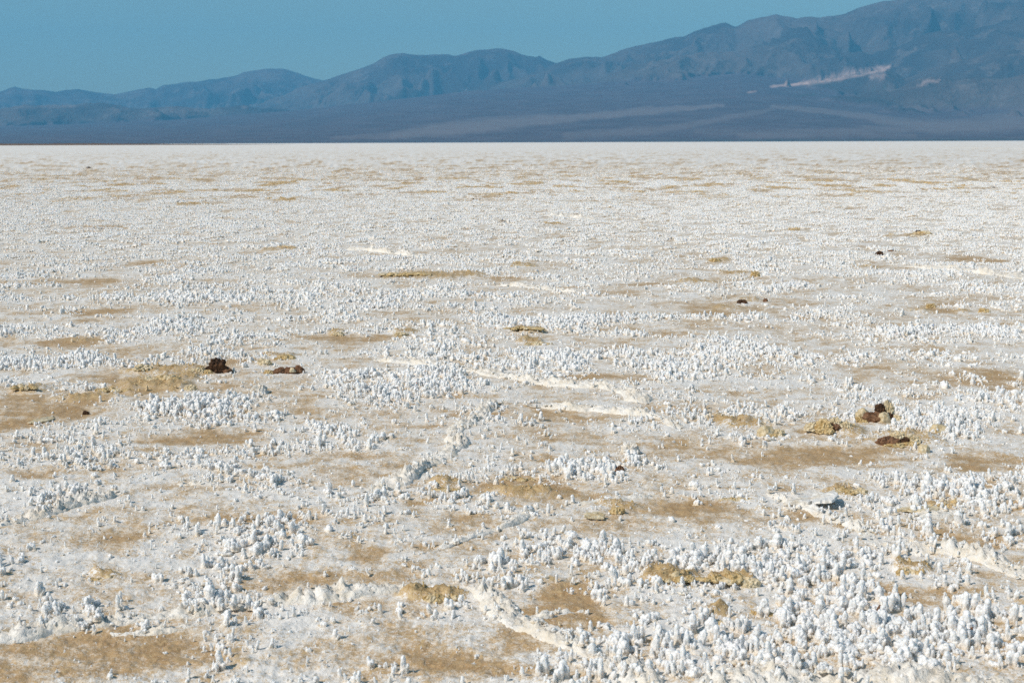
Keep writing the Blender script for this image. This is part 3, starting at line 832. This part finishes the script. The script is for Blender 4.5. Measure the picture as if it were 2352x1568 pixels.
clump('mud_clod', 'largest brown mud clod with tan crystals at the right', 'clod', 2012, 968,
      [('clod', -6, 0, 2, 52, 24, M_mud_red, 11, CR_), ('clod', 12, 18, 14, 24, 20, M_mud, 12, CR_), ('clod', 22, 0, 12, 40, 24, M_mud, 13, CR_), ('crystal', 14, 0, -10, 30, 24, M_tan, 14, PL_), ('crystal', 30, 8, 18, 28, 34, M_tan, 15, KN_), ('crystal', 44, -2, 0, 26, 17, M_tan, 16, KN_), ('crystal', -34, 0, 0, 24, 12, M_amber, 17, KN_), ('crystal', -22, 6, 24, 34, 18, M_tan, 18, PL_), ('crystal', -28, -3, -14, 22, 9, M_amber, 19, KN_)])
clump('mud_clod', 'crusted tan and brown clod left of the largest clod', 'clod', 1905, 996,
      [('clod', 8, 0, 2, 38, 17, M_mud_red, 21, CR_), ('crystal', -14, 0, -4, 38, 24, M_amber, 22, KN_), ('crystal', 14, 2, 8, 36, 24, M_tan, 23, KN_), ('crystal', 36, 0, 4, 28, 17, M_tan, 24, KN_), ('crystal', -36, 0, 8, 34, 14, M_tan, 25, KN_), ('crystal', -6, -2, -18, 22, 12, M_amber, 26, KN_)])
clump('mud_clod', 'reddish brown clod nearest the camera of the three at the right', 'clod', 2056, 1022,
      [('clod', -16, 2, 0, 46, 17, M_mud_red, 31, CR_), ('clod', 22, 0, 6, 34, 16, M_mud, 32, CR_), ('crystal', 10, 6, 18, 40, 19, M_tan, 33, KN_), ('crystal', 36, 0, 6, 34, 20, M_tan, 34, KN_), ('crystal', -4, -2, -16, 56, 9, M_amber, 35, KN_), ('crystal', 30, -2, -10, 40, 11, M_amber, 36, KN_)])
HEAPS = []
lump('salt_lump', 'tan faceted salt lump right of the reddish brown clod', 'salt lump', 2124, 1042, 28, 18, M_tan, 37, rough=.3, crumb=.03)
lump('salt_lump', 'pale faceted salt lump behind the crystals at the right', 'salt lump', 2160, 1000, 40, 26, M_tan, 38, rough=.3, crumb=.03)
clump('salt_lump', 'glassy pale amber boulder left of the three clods', 'salt lump', 1765, 1002,
      [('boulder', -6, 0, 0, 44, 24, M_tan, 41, PL_), ('crystal', 22, 0, 0, 32, 16, M_tan, 42, KN_), ('crystal', 8, -3, -14, 28, 10, M_amber, 43, KN_)])
lump('mud_clod', 'small brown mud clod by the crystal heap right of the centre', 'clod', 1424, 1082, 24, 14, M_mud_red, 44, **CR_)
lump('mud_clod', 'tiny dark mud clod below the amber crust at the left', 'clod', 196, 947, 16, 9, M_mud, 45, **CR_)
lump('mud_clod', 'small dark red clod among the crystals in the bottom right corner', 'clod', 2236, 1462, 26, 28, M_mud_red, 46, **CR_)
lump('mud_clod', 'dark red crumb wedged between crystals at the lower right', 'clod', 2020, 1412, 16, 22, M_mud_red, 47, **CR_)
lump('mud_clod', 'far dark clod at the right on a tan patch', 'clod', 2022, 586, 20, 11, M_mud, 48, **CR_)
lump('mud_clod', 'far flat brown crumb right of the far dark clod', 'clod', 2046, 577, 16, 4, M_mud_red, 49, **CR_)
lump('mud_clod', 'far dark pair-shaped clod on tan crust right of the centre', 'clod', 1706, 697, 24, 11, M_mud, 50, **CR_)
lump('mud_clod', 'small brown clod just right of the far dark pair-shaped clod', 'clod', 1758, 694, 11, 8, M_mud_red, 51, **CR_)
lump('mud_clod', 'very far small dark clod near the upper right', 'clod', 2112, 535, 18, 8, M_mud, 52, **CR_)
lump('mud_clod', 'very far black clod right of the centre', 'clod', 1478, 505, 9, 5, M_mud, 53, **CR_)
lump('mud_clod', 'distant dark speck of a clod near the upper left', 'clod', 203, 386, 10, 3.2, M_mud, 54, **CR_)
lump('mud_clod', 'distant dark speck of a clod near the upper right edge', 'clod', 2283, 432, 6, 3, M_mud, 55, **CR_)
lump('salt_lump', 'far amber salt lump right of the centre', 'salt lump', 1642, 601, 28, 10, M_amber, 56, **KN_)
lump('salt_lump', 'far orange salt lump below the far amber one', 'salt lump', 1736, 636, 24, 12, M_amber, 57, **KN_)
lump('salt_lump', 'far tan mound near the upper right clod', 'salt lump', 2122, 540, 44, 9, M_tan, 58, **KN_)
lump('salt_lump', 'far amber lump near the right edge', 'salt lump', 2262, 718, 26, 10, M_amber, 59, **KN_)
lump('salt_lump', 'far brown lump on the tan patch at the right', 'salt lump', 2140, 706, 24, 11, M_amber, 60, **KN_)
lump('salt_lump', 'small tan lump on brown crust left of the centre', 'salt lump', 776, 770, 32, 11, M_tan, 61, **KN_)
lump('salt_lump', 'tan lump carrying a spiky crystal fan left of the centre', 'salt lump', 920, 772, 34, 10, M_tan, 62, **KN_)
lump('salt_lump', 'yellow green lump on amber crust below the dark clod', 'salt lump', 437, 896, 30, 15, M_tan, 63, **KN_)
lump('salt_lump', 'pale knobbly lump behind the amber crust at the left', 'salt lump', 606, 838, 36, 15, M_tan, 64, **KN_)
lump('salt_lump', 'amber hump behind the long reddish clod', 'salt lump', 652, 826, 48, 12, M_amber, 65, **KN_)
lump('salt_lump', 'tan knobbly lump left of the dark brown clod', 'salt lump', 325, 856, 44, 17, M_tan, 66, **KN_)
HEAPS.append(('amber bank of crystals in the middle of the brown pool', 262, 898, 74, 16, [M_amber, M_amber, M_tan], 67))
HEAPS.append(('amber bank of crystals right of the brown pool', 375, 878, 90, 18, [M_amber, M_amber, M_tan], 68))
HEAPS.append(('amber lump at the left edge of the brown pool', 52, 902, 60, 16, [M_amber, M_amber, M_tan], 69))
HEAPS.append(('long amber crust heap at the lower right, left half', 1545, 1338, 96, 24, [M_amber, M_amber, M_tan], 70))
HEAPS.append(('amber crust heap at the lower right with a pale cap', 1660, 1342, 110, 26, [M_amber, M_amber, M_tan], 71))
lump('salt_lump', 'small amber lump at the right end of the amber crust heap', 'salt lump', 1724, 1348, 50, 22, M_tan, 72, **KN_)
HEAPS.append(('yellow amber lump at the bottom centre behind slender crystals', 1015, 1378, 84, 26, [M_amber, M_amber, M_tan], 73))
HEAPS.append(('pale amber boulder at the right below the wide ridge', 2090, 1318, 66, 30, [M_amber, M_amber, M_tan], 74))
HEAPS.append(('amber lump in the hollow of the dense bed at the lower right', 1750, 1412, 60, 28, [M_amber, M_amber, M_tan], 75))
HEAPS.append(('amber crust lump at the lower left edge of the dense bed', 1650, 1432, 70, 14, [M_amber, M_amber, M_tan], 76))
HEAPS.append(('amber core of the crystal cluster at the lower left', 236, 1330, 64, 20, [M_amber, M_amber, M_tan], 77))
HEAPS.append(('amber crust bank left of the crystal heap at the centre', 1190, 1098, 90, 14, [M_amber, M_amber, M_tan], 78))
HEAPS.append(('thin amber crust edge below the lumpy ridge', 1020, 1126, 80, 10, [M_amber, M_amber, M_tan], 79))
HEAPS.append(('amber bank on the far amber patch', 930, 637, 110, 10, [M_amber, M_amber, M_tan], 80))
HEAPS.append(('far amber bank right of the far amber patch', 1200, 612, 60, 8, [M_amber, M_amber, M_tan], 81))
HEAPS.append(('amber mound above the centre, upper of two', 1205, 764, 84, 9, [M_amber, M_amber, M_tan], 82))
HEAPS.append(('amber mound above the centre, lower of two', 1236, 790, 64, 13, [M_amber, M_amber, M_tan], 83))
lump('salt_lump', 'small amber lump beside the clear flake below the centre', 'salt lump', 1418, 1180, 40, 16, M_amber, 84, **KN_)
HEAPS.append(('amber lumps on the crust right of the broken white plate', 2160, 1166, 70, 12, [M_amber, M_amber, M_tan], 85))
HEAPS.append(('tan crust lump left of the broken white plate', 1690, 1146, 80, 14, [M_tan, M_tan, M_amber], 86))
HEAPS.append(('amber crust behind the broken white plate', 1950, 1136, 84, 18, [M_tan, M_tan, M_amber], 87))
lump('salt_lump', 'rounded white salt boulder in the heap right of the centre', 'salt lump', 1540 - 92, 1040, 46, 30, M_plate, 88, **KN_)
HEAPS.append(('big white salt heap below the amber crust at the left', 525, 925, 64, 22, [M_plate], 89))
lump('salt_lump', 'second white salt heap right of the big one at the left', 'salt lump', 595, 905, 44, 22, M_plate, 90, **KN_)

def heap(label, px, py, w, h, mats, sd, n=10):
    """a low bank of separate salt crystals grown together"""
    rn = random.Random(sd)
    parts = []
    for i in range(n):
        u = (i + .5) / n * 2 - 1 + rn.uniform(-.12, .12)
        k = math.sqrt(max(.05, 1 - u * u))
        pw = max(w * rn.uniform(.16, .34), 9) 
        ph = min(h * rn.uniform(.3, .8) * (.45 + .55 * k), pw * .6)
        parts.append(('crystal', u * w * .46, rn.uniform(-2, 1), rn.uniform(-.5, .9) * h * k, pw, ph, rn.choice(mats), sd * 20 + i, dict(sub=3, knob=.55, kfreq=rn.uniform(2.2, 3.6), rough=.34, crumb=rn.uniform(.03, .12))))
    return clump('salt_lump', label, 'salt lump', px, py, parts)

def plate(px, py, outline, tilt_axis, tilt, thick, mat, parent=None, name='plate', lift=0.0, sd=0):
    """a thin irregular sheet of crust; outline in picture units around px, py, laid on the ground and tilted"""
    s = scale_at(px, py); x, y, z = spot(px, py)
    rn = random.Random(sd)
    o = np.array(outline, float)
    pts = []
    for a, b in zip(o, np.roll(o, -1, 0)):
        for k in np.linspace(0, 1, 7)[:-1]:
            pts.append(a + (b - a) * k + np.array([rn.uniform(-2.6, 2.6), rn.uniform(-3.2, 3.2)]))
    pts = np.array(pts) * s
    c = pts.mean(0)
    bm = bmesh.new()
    rings = []
    for zz, kk in ((thick, .0), (thick, .45), (thick * .96, .8), (thick * .8, .97), (0, 1.0), (-.002, .9)):
        ring = []
        for q in pts:
            p = c + (q - c) * max(kk, .02)
            dz = .006 * mn.noise(Vector((p[0] * 25, p[1] * 25, sd))) + .003 * mn.noise(Vector((p[0] * 80, p[1] * 80, sd)))
            ring.append(bm.verts.new((p[0], p[1], zz + dz)))
        rings.append(ring)
    n = len(pts)
    for A, B in zip(rings[:-1], rings[1:]):
        for i in range(n): bm.faces.new((A[i], B[i], B[(i + 1) % n], A[(i + 1) % n]))
    bm.faces.new(rings[0]); bm.faces.new(rings[-1][::-1])
    bmesh.ops.recalc_face_normals(bm, faces=bm.faces)
    me = bpy.data.meshes.new(name); bm.to_mesh(me); bm.free()
    me.transform(Matrix.Rotation(tilt, 4, Vector(tilt_axis)))
    for p in me.polygons: p.use_smooth = False
    ob = link(name, me, mat, parent)
    if parent is None: ob.location = (x, y, z + lift)
    else: ob.location = (0, 0, lift)
    return ob
for lab, px, py, w, h, mats, sd in HEAPS: heap(lab, px, py, w, h, mats, sd, max(6, int(w / 7)))
x, y, z = spot(1850, 1160)
e = bpy.data.objects.new('crust_plate', None); COL.objects.link(e); e.location = (x, y, z); e.empty_display_size = .05
tag(e, 'broken white salt plate tilted up beside the thin ridge at the right', 'salt plate')
a = plate(1850, 1160, [(-52,-8),(-22,26),(12,44),(20,-6),(0,-26)], (0, 1, 0), -.10, .012, M_plate, e, 'shard', .010, 1)
b = plate(1850, 1160, [(4,-44),(12,28),(30,72),(50,40),(74,52),(70,-14),(44,-58)], (.35, 1, 0), -.20, .009, M_plate, e, 'shard', .018, 2)
b.location = (.006, -.006, .014)
tag(plate(2105, 1176, [(-52,-10),(-30,16),(20,20),(52,6),(46,-14),(0,-22)], (0, 1, 0), -.03, .006, M_tan, None, 'crust_plate', .004, 3), 'thin flat tan salt plate right of the broken white one', 'salt plate')
tag(plate(1366, 1192, [(-24,-8),(-22,16),(6,22),(24,12),(20,-12)], (1, .2, 0), .18, .004, M_tan, None, 'crust_plate', .008, 4), 'glassy tilted salt flake on amber crust below the centre', 'salt plate')
tag(plate(95, 964, [(-24,-26),(-8,24),(18,40),(24,0),(4,-30)], (1, 0, 0), .02, .004, M_tan, None, 'crust_plate', .002, 5), 'flat whitish salt flake on the brown pool at the left', 'salt plate')
